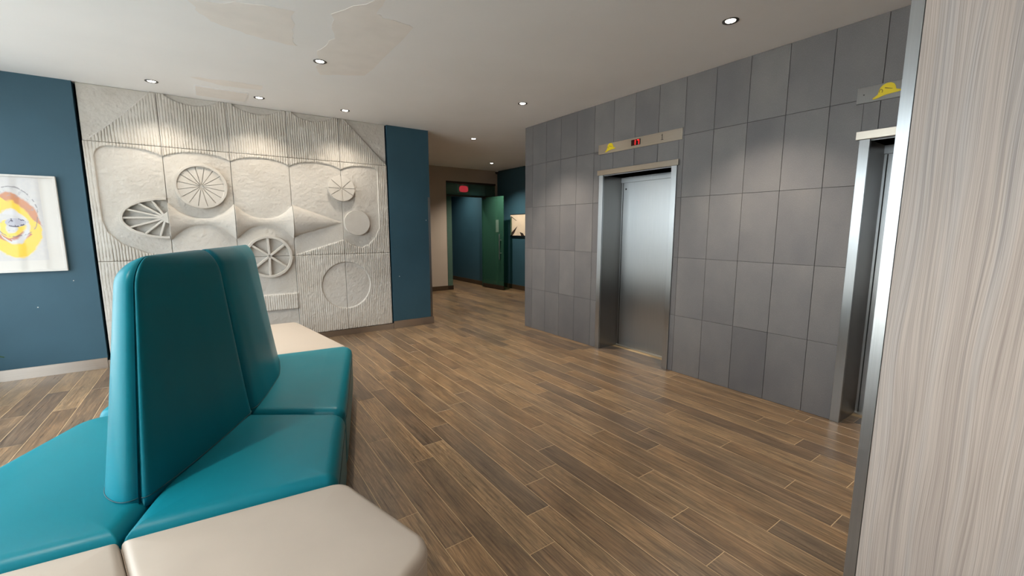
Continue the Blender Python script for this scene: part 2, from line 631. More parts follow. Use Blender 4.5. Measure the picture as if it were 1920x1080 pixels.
rest = MB()
for i, (a, x0, x1, y0, y1) in enumerate(planks):
    me = plank_mesh(x1 - x0, y1 - y0)
    c = Vector(((x0 + x1) / 2, (y0 + y1) / 2, 0))
    if i < 300 and a > 0:
        o = bpy.data.objects.new('plank', me)
        COL.objects.link(o)
        o.parent = floor
        o.location = c - wloc(floor)
    else:
        rest.add([Vector(v.co) + c for v in me.vertices], [tuple(p.vertices) for p in me.polygons])
tag(rest.build('plank_field', M_PLANK, floor), kind='stuff')

# ---------------------------------------------------------------- ceiling, walls
ceiling = struct('ceiling', MB().box(LEFT, 6.6, REAR, 13, CEIL, CEIL + .15), M_CEIL)


def flat_patch(name, pts, mat, t=.0012):
    return MB().prism(pts, lambda a, b, h: (a, b, CEIL - h), 0, t).build(name, mat, ceiling)


def wobble(pts, n=6, amp=.02):
    out = []
    for i, p in enumerate(pts):
        q = pts[(i + 1) % len(pts)]
        for k in range(n):
            t = k / n
            out.append((p[0] * (1 - t) + q[0] * t + random.uniform(-amp, amp), p[1] * (1 - t) + q[1] * t + random.uniform(-amp, amp)))
    return out


flat_patch('plaster_patch', wobble([(0, 3.65), (.08, 3.88), (.33, 4.0), (.68, 4.02), (.64, 3.78), (.57, 3.43), (.36, 3.45)]), M_SKIM)
flat_patch('plaster_patch', wobble([(1.05, 2.85), (1.06, 3.12), (1.10, 3.15), (1.35, 3.17), (1.34, 4.39), (.97, 4.60), (.91, 4.40), (.85, 4.03), (.9, 3.69), (.80, 3.3)], 5, .012), M_SKIM)
flat_patch('plaster_patch', wobble([(-.06, 5.4), (.21, 5.33), (.56, 5.29), (.57, 5.46), (.22, 5.53)], 6, .015), M_SKIM)
hatch = MB().box(-.025, .455, 5.66, 6.05, CEIL - .006, CEIL).build('access_panel', M_CEIL, ceiling, bevel=.002)
hatch2 = MB().box(-.012, .442, 5.673, 6.037, CEIL - .009, CEIL - .006).build('access_panel_door', M_SKIM, hatch)

far = MB().box(LEFT, -1.028, FAR, FAR + .2, 0, CEIL).box(2.168, 2.806, FAR, FAR + .2, 0, CEIL).box(-1.028, 2.168, FAR + .14, FAR + .2, 0, CEIL)
wall_far = struct('wall_far', far, M_BLUE)
MB().box(-1.028, 2.168, FAR + .118, FAR + .139, .0, CEIL).build('niche_lining', M_BLACK, wall_far)
for x, z in ((-1.489, .715), (-1.207, .967), (2.281, .79), (2.737, 1.631)):
    MB().cyl((x, FAR + .001, z), (x, FAR - .004, z), .006, .004, 8).build('wall_plug', M_WHITEBIT, wall_far)
MB().box(2.774, 2.8085, FAR - .0025, FAR, .115, 1.98).box(2.806, 2.8085, FAR, FAR + .035, .115, 1.98).build('corner_guard', M_STEEL_DK, wall_far)

bb = MB().box(LEFT, -1.03, FAR - .014, FAR, 0, .112)
struct('baseboard_left', bb, M_BASE)
struct('baseboard_mural', MB().box(-1.03, 2.166, FAR - .002, FAR + .10, 0, .080), M_BASE)
struct('baseboard_far', MB().box(2.166, 2.820, FAR - .014, FAR, 0, .112).box(2.806, 2.820, FAR, FAR + .2, 0, .112), M_BASE)

# lift wall: backing with two openings, cladding tiles as pieces
OPEN = [(2.661, 3.717), (.119, 1.175)]   # outer edges of the two door frames (y)
OTOP = 2.13
CORNER = 5.222
wb_ = MB()
ys = [(REAR, OPEN[1][0]), (OPEN[1][1], OPEN[0][0]), (OPEN[0][1], CORNER - .002)]
for a, b in ys: wb_.box(LIFT + .010, LIFT + .40, a, b, 0, CEIL)
for a, b in OPEN: wb_.box(LIFT + .010, LIFT + .40, a, b, OTOP, CEIL)
wall_right = struct('wall_right', wb_, M_TILEBACK)
rows = [0, .6045, 1.209, 1.8135, 2.416, CEIL]
cols = [2.299 + .3048 * k for k in range(-19, 10)] + [CORNER]
cols = [c for c in cols if REAR < c <= CORNER]
GT = .0016


def tile(rects):
    mb = MB()
    for (y0, y1, z0, z1) in rects:
        mb.box(LIFT, LIFT + .0105, y0, y1, z0, z1)
    mb.build('tile', M_TILE, wall_right, bevel=.0008, seg=1)


for ci in range(len(cols) - 1):
    for ri in range(len(rows) - 1):
        y0, y1, z0, z1 = cols[ci] + GT, cols[ci + 1] - GT, rows[ri] + GT, rows[ri + 1] - GT
        hit = [o for o in OPEN if o[0] < y1 and o[1] > y0]
        if not hit or z0 >= OTOP:
            tile([(y0, y1, z0, z1)])
            continue
        a, b = hit[0]
        R = []
        if y0 < a - .004: R.append((y0, a - .001, z0, z1))
        if y1 > b + .004: R.append((b + .001, y1, z0, z1))
        if z1 > OTOP + .01: R.append((max(y0, a), min(y1, b), OTOP, z1))
        if R: tile(R)
# return of the lift wall into the corridor
struct('wall_lift_return', MB().box(LIFT + .41, 6.4, CORNER - .20, CORNER, 0, CEIL), M_TILEBACK)

# ---- corridor beyond
cy = 9.46
end = MB().box(2.6, 4.70, cy, cy + .12, 0, CEIL).box(4.70, 6.17, cy, cy + .12, 2.645, CEIL).box(6.12, 6.17, cy, cy + .12, 0, 2.645)
struct('wall_corridor_end', end, M_BEIGEWALL)
struct('wall_corridor_left', MB().box(2.606, 2.806, FAR + .2, cy, 0, CEIL), M_BEIGEWALL)
wall_cr = struct('wall_corridor_right', MB().box(6.17, 6.37, CORNER, cy + .12, 0, CEIL), M_BLUE)
struct('wall_inner_right', MB().box(5.86, 6.37, cy + .12, 12.4, 0, CEIL), M_BLUE)
struct('wall_inner_left', MB().box(2.6, 4.55, cy + .12, 12.4, 0, CEIL), M_BLUE)
struct('wall_inner_end', MB().box(2.6, 6.37, 12.4, 12.5, 0, CEIL), M_BLUE)
M_BASEDK = simple('dark_bronze_skirting', (.085, .055, .033), .45, metal=.3)
struct('baseboard_corridor_end', MB().box(2.82, 4.70, cy - .014, cy, 0, .11), M_BASEDK)
struct('baseboard_corridor_right', MB().box(6.156, 6.17, CORNER, cy, 0, .11), M_BASEDK)
struct('baseboard_inner', MB().box(5.846, 5.86, cy + .12, 12.4, 0, .11), M_BASEDK)

# ---- window front (left, and behind the camera), street outside
wl = MB().box(LEFT - .15, LEFT, REAR, FAR + .2, 0, .10).box(LEFT - .15, LEFT, REAR, FAR + .2, 2.74, CEIL + .15)
wl.box(LEFT - .15, LEFT, 6.0, FAR + .2, .1, 2.74).box(LEFT - .15, LEFT, REAR - .15, -.4, .1, 2.74)
struct('wall_left', wl, M_WHITEWALL)
struct('wall_rear', MB().box(LEFT - .15, LIFT + .4, REAR - .15, REAR, 0, CEIL + .15), simple('slate_grey_paint', (.14, .14, .145), .7))
n = 0
for i in range(5):
    y0 = -.4 + i * 6.4 / 5
    y1 = y0 + 6.4 / 5
    n += 1
    w = struct('window_%d' % n, MB().box(LEFT - .10, LEFT - .04, y0, y0 + .05, .1, 2.74).box(LEFT - .10, LEFT - .04, y1 - .05, y1, .1, 2.74)
               .box(LEFT - .10, LEFT - .04, y0, y1, .1, .16).box(LEFT - .10, LEFT - .04, y0, y1, 2.68, 2.74), M_ALU)
    MB().box(LEFT - .075, LEFT - .068, y0 + .05, y1 - .05, .16, 2.68).build('pane', M_WINGLASS, w)
struct('ground', MB().box(-60, 60, -60, 60, -.30, -.11), M_PAVE)

# ---------------------------------------------------------------- relief mural
mural = thing('relief_mural', (.57, FAR, .085), 'tall off-white cast concrete wall relief with wheels, discs and fluted panels', 'wall relief')
MX0, MX1, MZ0, MZ1 = -1.003, 2.146, .084, CEIL
JX = [MX0, -.374, .256, .886, 1.512, MX1]
JZ = [MZ0, 1.152, 2.398, MZ1]


def lattice(w, h, seed):
    return np.random.default_rng(seed).random((h + 2, w + 2))


def vnoise(x, z, s, seed):
    """smooth value noise, arrays in metres, s = cell size (sx, sz)"""
    gx, gz = (x + 3) / s[0], (z + 1) / s[1]
    L = lattice(int(7 / s[0]) + 2, int(5 / s[1]) + 2, seed)
    ix, iz = gx.astype(int), gz.astype(int)
    tx, tz = gx - ix, gz - iz
    tx, tz = tx * tx * (3 - 2 * tx), tz * tz * (3 - 2 * tz)
    a, b = L[iz, ix], L[iz, ix + 1]
    c, d = L[iz + 1, ix], L[iz + 1, ix + 1]
    return (a * (1 - tx) + b * tx) * (1 - tz) + (c * (1 - tx) + d * tx) * tz


def step(d, w=.006):
    """0 outside, 1 inside, over a short ramp; d > 0 inside"""
    t = np.clip(d / w + .5, 0, 1)
    return t * t * (3 - 2 * t)


def relief(x, z):
    # scalloped top edge of the big recess
    top = np.full_like(x, 2.36)
    for j in range(5):
        a, b = JX[j], JX[j + 1]
        s = (x >= a) & (x <= b)
        t = (x - a) / (b - a) * 2 - 1
        if j == 0: t = np.clip(t, -.1, 1)
        if j == 4: t = np.clip(t, -1, .35)
        top[s] = (2.362 - .068 * np.abs(t) ** 2.6)[s]
    # rounded left and right ends
    dl = x + .928
    dr = 2.012 - x
    d_top = top - z

    def corner(d1, d2, r):
        q1, q2 = np.maximum(r - d1, 0), np.maximum(r - d2, 0)
        both = (d1 < r) & (d2 < r)
        return np.where(both, r - np.sqrt(q1 ** 2 + q2 ** 2), np.minimum(d1, d2))
    bot = np.interp(x, [-1.1, -.93, -.90, -.80, -.60, -.374, .256, .2561, .886, .8861, 1.52, 1.60, 1.70, 1.76, 1.85, 1.95, 2.01, 2.2],
                    [1.7, 1.60, 1.47, 1.34, 1.235, 1.18, 1.18, .655, .655, 1.158, 1.35, 1.285, 1.245, 1.24, 1.28, 1.38, 1.52, 1.7])
    d_bot = (z - bot) * np.where((x < -.5) | (x > 1.75), .75, 1.)
    d = np.minimum(np.minimum(corner(dl, d_top, .12), corner(dr, d_top, .07)), d_bot)
    rec = step(d)
    # plain fields in the top row
    tri1 = (z - (2.43 + (x + .945) * 1.035 - .02 * np.sin((x + .945) / .5 * 3.1))) * .69
    tri2 = ((x - 1.59) * 1. - (2.967 - z)) * .7
    seg = np.full_like(x, -1.)
    for a, b in ((-.31, .19), (.31, .83), (.95, 1.44)):
        m, hw = (a + b) / 2, (b - a) / 2
        zz = 2.968 - .088 * np.clip(1 - ((x - m) / hw) ** 2, 0, 1) ** .8
        seg = np.maximum(seg, np.where(np.abs(x - m) < hw, z - zz, -1))
    toprow = z > 2.398
    pl = np.maximum(np.maximum(np.where(x < -.374, tri1, -1), np.where(x > 1.512, tri2, -1)), seg)
    plain = np.where(toprow, step(pl, .005), 0.)
    circ = step(.326 - np.hypot(x - 1.515, z - .712), .006)
    c3 = (x > .256) & (x < .886)
    band = np.where(c3, step(np.minimum(.655 - z, z - .452)), 0.)
    low3 = np.where(c3, step(.452 - z), 0.)
    smooth = np.maximum.reduce([rec, plain, circ, low3])
    # flutes
    wob = (vnoise(x, z, (.06, .16), 3) - .5) * .008 + (vnoise(x, z, (.03, .03), 4) - .5) * .003
    ph = ((x + wob) / .0262) % 1.
    g = np.exp(-((ph - .5) / .125) ** 2)
    brk = np.clip(vnoise(x, z, (.05, .07), 5) * 1.9 - .05, 0.05, 1) * np.clip(vnoise(x, z, (.5, .4), 6) * 1.1 + .35, .4, 1.1) * np.where(z < 1.15, .45, 1.) * np.where(x < -.9, .6, 1.)
    h = -.0145 * g * brk * (1 - smooth)
    h += -.018 * rec - .021 * plain - .016 * circ - .022 * low3 + .012 * band
    # horizontal horns and the cone
    zc = 1.585
    r = np.zeros_like(x)
    for a, b in ((JX[1], JX[2]), (JX[2], JX[3])):
        s = (x >= a) & (x <= b)
        t = np.abs((x - a) / (b - a) * 2 - 1)
        r[s] = (.042 + .168 * t ** 2.3)[s]
    s = (x > JX[3]) & (x < 1.497)
    r[s] = (.20 * (1 - (x - JX[3]) / (1.497 - JX[3])))[s]
    zz = (z - zc - np.where(s, .02 * (1 - (x - JX[3]) / .6), 0.))
    q = np.clip(r ** 2 - zz ** 2, 0, None)
    h += .50 * np.sqrt(q) * (r > 0)
    # sunk fields behind the spokes
    ew = 1 - np.sqrt(((x + .379) / .40) ** 2 + ((z - 1.617) / .215) ** 2)
    h -= .014 * np.where(x < -.374, step(ew, .05), 0.)
    h -= .014 * step(.25 - np.hypot(x - .585, z - 1.147), .008)
    # rough casting
    h += (vnoise(x, z, (.018, .014), 8) - .5) * .0028 + (vnoise(x, z, (.045, .03), 9) - .5) * .0034 + (vnoise(x, z, (.25, .25), 10) - .5) * .004
    pit = vnoise(x, z, (.02, .016), 12)
    h -= np.clip(pit - .9, 0, 1) * .03
    return h


GJ = .0022
for ci in range(5):
    for ri in range(3):
        xa, xb = JX[ci] + (GJ if ci else 0), JX[ci + 1] - (GJ if ci < 4 else 0)
        za, zb = JZ[ri] + (GJ * .8 if ri else 0), JZ[ri + 1] - (GJ * .8 if ri < 2 else .001)
        nx, nz = int((xb - xa) / .0030), int((zb - za) / .0070)
        gx, gz = np.meshgrid(np.linspace(xa, xb, nx + 1), np.linspace(za, zb, nz + 1))
        h = relief(gx, gz)
        h[0, :] -= .003; h[-1, :] -= .003; h[:, 0] -= .003; h[:, -1] -= .003
        front = np.stack([gx, FAR - h, gz], -1).reshape(-1, 3)
        W_ = nx + 1
        idx = np.arange((nz + 1) * W_).reshape(nz + 1, W_)
        quads = np.stack([idx[:-1, :-1], idx[:-1, 1:], idx[1:, 1:], idx[1:, :-1]], -1).reshape(-1, 4)
        loop = np.concatenate([idx[0, :], idx[1:, -1], idx[-1, -2::-1], idx[-2:0:-1, 0]])
        back = front[loop].copy()
        back[:, 1] = FAR + .075
        nb = len(front)
        k = np.arange(len(loop))
        k2 = (k + 1) % len(loop)
        side = np.stack([loop[k2], loop[k], nb + k, nb + k2], -1)
        V = np.concatenate([front, back])
        Q = np.concatenate([quads, side]).astype(np.int32)
        c = (V.min(0) + V.max(0)) / 2
        me = bpy.data.meshes.new('panel')
        me.vertices.add(len(V))
        me.vertices.foreach_set('co', (V - c).ravel())
        me.loops.add(Q.size)
        me.loops.foreach_set('vertex_index', Q.ravel())
        me.polygons.add(len(Q))
        me.polygons.foreach_set('loop_start', np.arange(0, Q.size, 4, dtype=np.int32))
        sm = np.ones(len(Q), dtype=bool)
        sm[len(quads):] = False
        me.polygons.foreach_set('use_smooth', sm)
        me.update(calc_edges=True)
        me.validate()
        me.materials.append(M_MURAL)
        o = bpy.data.objects.new('panel', me)
        COL.objects.link(o)
        o.parent = mural
        o.location = Vector(c) - wloc(mural)

RY = FAR + .016      # floor of the recess


def on_wall(a, b, h):
    return (a, RY - h, b)


def ring_prism(mb, cx, cz, ax, az, w, h, t0=0., t1=2 * math.pi, n=64, jag=.002):
    closed = abs(t1 - t0 - 2 * math.pi) < 1e-4
    m = n if closed else n + 1
    R = []
    for k in range(m):
        t = t0 + (t1 - t0) * k / n
        c, s = math.cos(t), math.sin(t)
        jo, ji = random.uniform(-jag, jag), random.uniform(-jag, jag)
        R.append([on_wall(cx + (ax + jo) * c, cz + (az + jo) * s, hh) for hh in (-.004, h)] +
                 [on_wall(cx + (ax - w + ji) * c, cz + (az - w + ji) * s, hh) for hh in (h, -.004)])
    v = [p for r in R for p in r]
    f = []
    for k in range(m if closed else m - 1):
        j = (k + 1) % m
        for q in range(4):
            f.append((k * 4 + q, k * 4 + (q + 1) % 4, j * 4 + (q + 1) % 4, j * 4 + q))
    if not closed:
        f += [(0, 1, 2, 3), tuple(4 * (m - 1) + i for i in (3, 2, 1, 0))]
    mb.add(v, f)


def bar(mb, a, b, wa, wb2, h0, h1):
    a, b = Vector((*a, 0)), Vector((*b, 0))
    d = (b - a).normalized()
    nrm = Vector((-d.y, d.x, 0))
    poly = [a + nrm * wa / 2, a - nrm * wa / 2, b - nrm * wb2 / 2, b + nrm * wb2 / 2]
    mb.prism([(p.x, p.y) for p in poly], on_wall, h0, h1)


# half wheel in the first column
hw = thing_rim = MB()
ring_prism(hw, -.379, 1.617, .412, .228, .028, .048, math.pi / 2, 1.5 * math.pi, 40)
rim = hw.build('half_wheel_rim', M_MURAL, mural, bevel=.004)
for ax, az in ((-.785, 1.618), (-.735, 1.712), (-.635, 1.786), (-.515, 1.826), (-.715, 1.513), (-.60, 1.436), (-.47, 1.398)):
    mb = MB()
    bar(mb, (ax, az), (-.40, 1.622), .019, .022, -.02, .040)
    mb.build('spoke', M_MURAL, rim, bevel=.004)
mb = MB()
mb.prism([(-.452, 1.622), (-.405, 1.672), (-.378, 1.69), (-.378, 1.56), (-.405, 1.572)], on_wall, -.02, .046)
mb.build('hub', M_MURAL, rim, bevel=.004)
# full wheel in the third column
mb = MB()
ring_prism(mb, .585, 1.147, .266, .266, .032, .042, n=72)
rim = mb.build('wheel_rim', M_MURAL, mural, bevel=.004)
for deg in (91, 40, -36, -91, -141, 141):
    mb = MB()
    t = math.radians(deg)
    bar(mb, (.585 + .245 * math.cos(t), 1.147 + .245 * math.sin(t)), (.588, 1.155), .027, .027, -.02, .036)
    mb.build('spoke', M_MURAL, rim, bevel=.004)


def slab_disc(name, cx, cz, r, h_top, h_bot, grooves, gw, rim_h=0., dish=0., fr_=.985):
    """round slab on the relief; grooves = angles of incised radial lines; thickness may differ top to bottom"""
    mb = MB()

    def H(a, b, base):
        t = (b - (cz - r)) / (2 * r)
        e = math.hypot(a - cx, b - cz) / r
        return base * (h_bot * (1 - t) + h_top * t) + dish * e * e
    if not grooves:
        sect = [(0, 2 * math.pi)]
    else:
        g = sorted(grooves)
        sect = [(g[i], g[(i + 1) % len(g)] + (2 * math.pi if i == len(g) - 1 else 0)) for i in range(len(g))]
    # body, a little lower than the face so that incised lines show
    nseg = 72
    body = [(cx + r * math.cos(2 * math.pi * k / nseg), cz + r * math.sin(2 * math.pi * k / nseg)) for k in range(nseg)]
    v = [on_wall(a, b, -.004) for a, b in body] + [on_wall(a, b, H(a, b, 1) - (.013 if grooves else 0)) for a, b in body]
    f = [(k, (k + 1) % nseg, nseg + (k + 1) % nseg, nseg + k) for k in range(nseg)] + [tuple(range(nseg, 2 * nseg))]
    mb.add(v, f)
    o = mb.build(name, M_MURAL, mural, bevel=0 if grooves else .004)
    if grooves:
        mb = MB()
        for t0, t1 in sect:
            mid = (t0 + t1) / 2
            half = (t1 - t0) / 2
            off = gw / 2 / math.sin(half) if half < 1.5 else gw / 2
            apex = (cx + off * math.cos(mid), cz + off * math.sin(mid))
            pts = [apex]
            dth = math.asin(min(.9, gw / 2 / r))
            k = max(3, int((t1 - t0) * 12))
            for q in range(k + 1):
                t = t0 + dth + (t1 - t0 - 2 * dth) * q / k
                pts.append((cx + fr_ * r * math.cos(t), cz + fr_ * r * math.sin(t)))
            n_ = len(pts)
            v = [on_wall(a, b, H(a, b, 1) - .014) for a, b in pts] + [on_wall(a, b, H(a, b, 1)) for a, b in pts]
            mb.add(v, [(i, (i + 1) % n_, n_ + (i + 1) % n_, n_ + i) for i in range(n_)] + [tuple(range(n_, 2 * n_))])
        mb.build('wedge_face', M_MURAL, o)
    if rim_h:
        mb = MB()
        ring_prism(mb, cx, cz, r, r, r * (1 - fr_) + .004, (h_top + h_bot) / 2 + rim_h, n=72, jag=.001)
        mb.build('disc_rim', M_MURAL, o, bevel=.005, seg=3)
    return o


slab_disc('disc', -.048, 1.985, .253, .030, .052, [math.radians(11 + 22.5 * k) for k in range(16)], .0075, rim_h=.010, fr_=.90)
slab_disc('disc', 1.51, 2.045, .172, .004, .056, [math.radians(a) for a in (90, 138, 178, 212, 270, 328, 2, 42)], .009)
slab_disc('disc', 1.693, 1.583, .174, .040, .046, None, 0)

# ---------------------------------------------------------------- lift entrances and indicator plates


def lift_entrance(a, b, label):
    t = thing('elevator_door', (LIFT, (a + b) / 2, 0), label, 'elevator door')
    for y0, y1, yi in ((b - .062, b, b - .062), (a, a + .062, a + .062)):
        j = MB().box(LIFT - .014, LIFT + .012, y0, y1, 0, 2.135).build('jamb', M_STEEL, t, bevel=.002)
        s = 1 if yi > (a + b) / 2 else -1
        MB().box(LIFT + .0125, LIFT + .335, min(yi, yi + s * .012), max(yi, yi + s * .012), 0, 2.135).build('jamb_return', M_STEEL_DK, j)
    MB().box(LIFT - .026, LIFT + .012, a - .020, b + .020, 2.135, 2.192).build('header', M_STEEL_H, t, bevel=.002)
    MB().box(LIFT + .012, LIFT + .335, a + .062, b - .062, 2.125, 2.140).build('soffit', M_STEEL, t)
    MB().box(LIFT + .318, LIFT + .334, a + .062, b - .062, 2.062, 2.124).build('door_header', M_STEEL, t)
    d = MB().box(LIFT + .336, LIFT + .372, a + .05, b - .05, .012, 2.124).build('door_panel', M_STEEL, t)
    MB().cyl((LIFT + .337, b - .125, 1.985), (LIFT + .333, b - .125, 1.985), .011, .011, 14).build('keyhole', M_ENGRAVE, d)
    MB().box(LIFT + .333, LIFT + .337, b - .066 - .02, b - .066 - .012, .012, 2.06).build('door_edge_line', M_ENGRAVE, d)
    MB().box(LIFT + .300, LIFT + .345, a + .062, b - .062, -.002, .010).build('sill', M_STEEL_H, t)
    return t


lift_entrance(*OPEN[0], 'stainless steel elevator door under the lit red floor display')
lift_entrance(*OPEN[1], 'stainless steel elevator door beside the wood-grain column, half hidden')


def helmet(parent, yc, zc, s, x):
    """yellow fire helmet seen from the side, brim pointing to smaller y"""
    # local a to the right in view (towards -y), b up
    f = lambda a, b, h: (x - h, yc - a * s, zc + b * s)
    dome = [(-.64, -.26), (-.62, .02), (-.52, .26), (-.34, .44), (-.08, .54), (.18, .52), (.40, .38), (.52, .14), (.56, -.08),
            (.76, -.16), (.98, -.20), (1.0, -.29), (.70, -.36), (.30, -.38), (-.10, -.42), (-.45, -.52), (-.72, -.62), (-.96, -.64), (-1.0, -.54), (-.80, -.40)]
    o = MB().prism(dome, f, 0, .0015).build('helmet_emblem', M_YELLOW, parent)
    crest = [(-.20, .20), (.02, .12), (.30, .02), (.32, -.02), (.02, .06), (-.22, .14)]
    MB().prism(crest, f, .0015, .0022).build('crest_line', M_YELLOW2, o)
    sh = MB()
    for t0 in range(12):
        t = math.radians(210 - t0 * 22)
        t2 = math.radians(210 - (t0 + 1) * 22)
        sh.prism([(-.46 + .14 * math.cos(t), -.06 + .17 * math.sin(t)), (-.46 + .14 * math.cos(t2), -.06 + .17 * math.sin(t2)),
                  (-.46 + .10 * math.cos(t2), -.06 + .13 * math.sin(t2)), (-.46 + .10 * math.cos(t), -.06 + .13 * math.sin(t))], f, .0015, .0022)
    sh.build('shield_outline', M_YELLOW2, o)


p1 = thing('indicator_plate', (LIFT, 3.18, 2.435), 'brass-toned indicator plate with red lit digits and yellow helmet', 'sign')
pl = MB().box(LIFT - .010, LIFT - .0005, 2.619, 3.742, 2.380, 2.491).build('plate', M_STEEL_H, p1, bevel=.0015)
helmet(p1, 3.555, 2.446, .080, LIFT - .0101)
disp = MB().box(LIFT - .0118, LIFT - .010, 3.126, 3.250, 2.409, 2.472).build('display', M_DARKDISP, p1)
SEG = {'1': 'bc', '7': 'abc'}
mb = MB()
for ch, y0 in (('1', 3.222), ('7', 3.172)):
    w, h, t = .030, .050, .008
    z0 = 2.4155
    segs = {'a': (0, w, h - t, h), 'b': (w - t, w, h / 2, h), 'c': (w - t, w, 0, h / 2)}
    for s in SEG[ch]:
        a, b, c, d = segs[s]
        mb.box(LIFT - .0128, LIFT - .0118, y0 - b, y0 - a, z0 + c, z0 + d)
mb.build('digits', M_RED, disp)
mb = MB()
yc = 2.851
mb.box(LIFT - .0108, LIFT - .010, yc - .014, yc + .014, 2.411, 2.416)
mb.box(LIFT - .0108, LIFT - .010, yc - .003, yc + .003, 2.418, 2.470)
mb.box(LIFT - .0108, LIFT - .010, yc + .003, yc + .010, 2.455, 2.460)
mb.build('engraved_mark', M_ENGRAVE, p1)

p2 = thing('indicator_plate', (LIFT, .65, 2.443), 'pale steel indicator plate with yellow helmet beside the column', 'sign')
MB().box(LIFT - .010, LIFT - .0005, .10, 1.219, 2.388, 2.499).build('plate', M_STEEL, p2, bevel=.0015)
helmet(p2, 1.046, 2.452, .080, LIFT - .0101)
MB().cyl((LIFT - .0095, 1.178, 2.445), (LIFT - .0112, 1.178, 2.445), .004, .004, 10).build('screw', M_ENGRAVE, p2)

# ---------------------------------------------------------------- wood-grain column at the right
CX = 1.75
colm = thing('column', (CX + .2, -.3, 0), 'square column clad in pale grey wood-grain laminate with steel corner trim', 'column')
MB().box(CX, CX + .42, -1.1, .405, 0, CEIL).build('laminate_panel', M_LAM, colm)
MB().box(CX - .0035, CX + .0, .4065, .4375, 0, CEIL).box(CX, CX + .42, .4065, .4375, 0, CEIL).build('corner_trim', M_STEEL, colm)

# ---------------------------------------------------------------- bench island
S0 = np.array([-.332, 1.889])
al = math.radians(6)
BU, BV = np.array([math.cos(al), -math.sin(al)]), np.array([math.sin(al), math.cos(al)])


def bw(u, v, z):
    p = S0 + u * BU + v * BV
    return (p[0], p[1], z)


def rounded(corners, radii, d, n=7):
    """convex polygon (ccw) moved inwards by d with rounded corners"""
    m = len(corners)
    C = [Vector(c) for c in corners]
    lines = []
    for i in range(m):
        a, b = C[i], C[(i + 1) % m]
        t = (b - a).normalized()
        nrm = Vector((-t.y, t.x))
        lines.append((a + nrm * d, t))
    out = []
    for i in range(m):
        (p, t), (q, s) = lines[i - 1], lines[i]
        cr = t.x * s.y - t.y * s.x
        k = ((q - p).x * s.y - (q - p).y * s.x) / cr
        X = p + t * k
        r = max(radii[i] - d, .006)
        ang = math.acos(max(-1, min(1, t.dot(s))))
        L = r * math.tan(ang / 2)
        a0 = X - t * L
        nrm = Vector((-t.y, t.x))
        cen = a0 + nrm * r
        base = math.atan2(-nrm.y, -nrm.x)
        for j in range(n + 1):
            th = base + ang * j / n
            out.append((cen.x + r * math.cos(th), cen.y + r * math.sin(th)))
    return out


def cushion(name, corners, radii, top, roll, mat, parent, gap=.0025, bottom=.055):
    prof = [(.022, bottom), (.004, bottom + .05), (0, top - roll - .03), (0, top - roll)]
    for k in range(1, 7):
        t = k / 6 * math.pi / 2
        prof.append((roll * (1 - math.cos(t)), top - roll + roll * math.sin(t)))
    prof += [(roll + .05, top + .004), (roll + .13, top + .007)]
    V, Fc = [], []
    m = None
    for d, z in prof:
        ring = rounded(corners, radii, d + gap)
        m = len(ring)
        V += [bw(u, v, z) for u, v in ring]
    for k in range(len(prof) - 1):
        for i in range(m):
            j = (i + 1) % m
            Fc.append((k * m + i, k * m + j, (k + 1) * m + j, (k + 1) * m + i))
    Fc.append(tuple((len(prof) - 1) * m + i for i in range(m)))
    Fc.append(tuple(range(m))[::-1])
    return mesh_obj(name, V, Fc, mat, parent, smooth=True)


def stitch(corners, radii, z, mat, parent, gap=.0025):
    mb = MB()
    for dz in (0, -.010):
        mb.tube([bw(u, v, z + dz) for u, v in rounded(corners, radii, gap - .0006)], .0014, True, 5)
    mb.build('stitching', mat, parent, smooth=True)


def plinth(corners, parent):
    ring = rounded(corners, [.02] * len(corners), .05, 2)
    n_ = len(ring)
    V = [bw(u, v, 0) for u, v in ring] + [bw(u, v, .06) for u, v in ring]
    mesh_obj('plinth', V, [(i, (i + 1) % n_, n_ + (i + 1) % n_, n_ + i) for i in range(n_)] + [tuple(range(n_, 2 * n_)), tuple(range(n_))[::-1]], M_PLINTH, parent)


ZS, ZB, TB = .45, .432, 1.388
SP0, SP1 = -.045, .2225         # spine line: u = SP0 + SP1 * v


def arc_rise(d, R):
    d = min(max(d / R, 0), 1)
    return math.sqrt(max(0, 1 - (1 - d) ** 2))


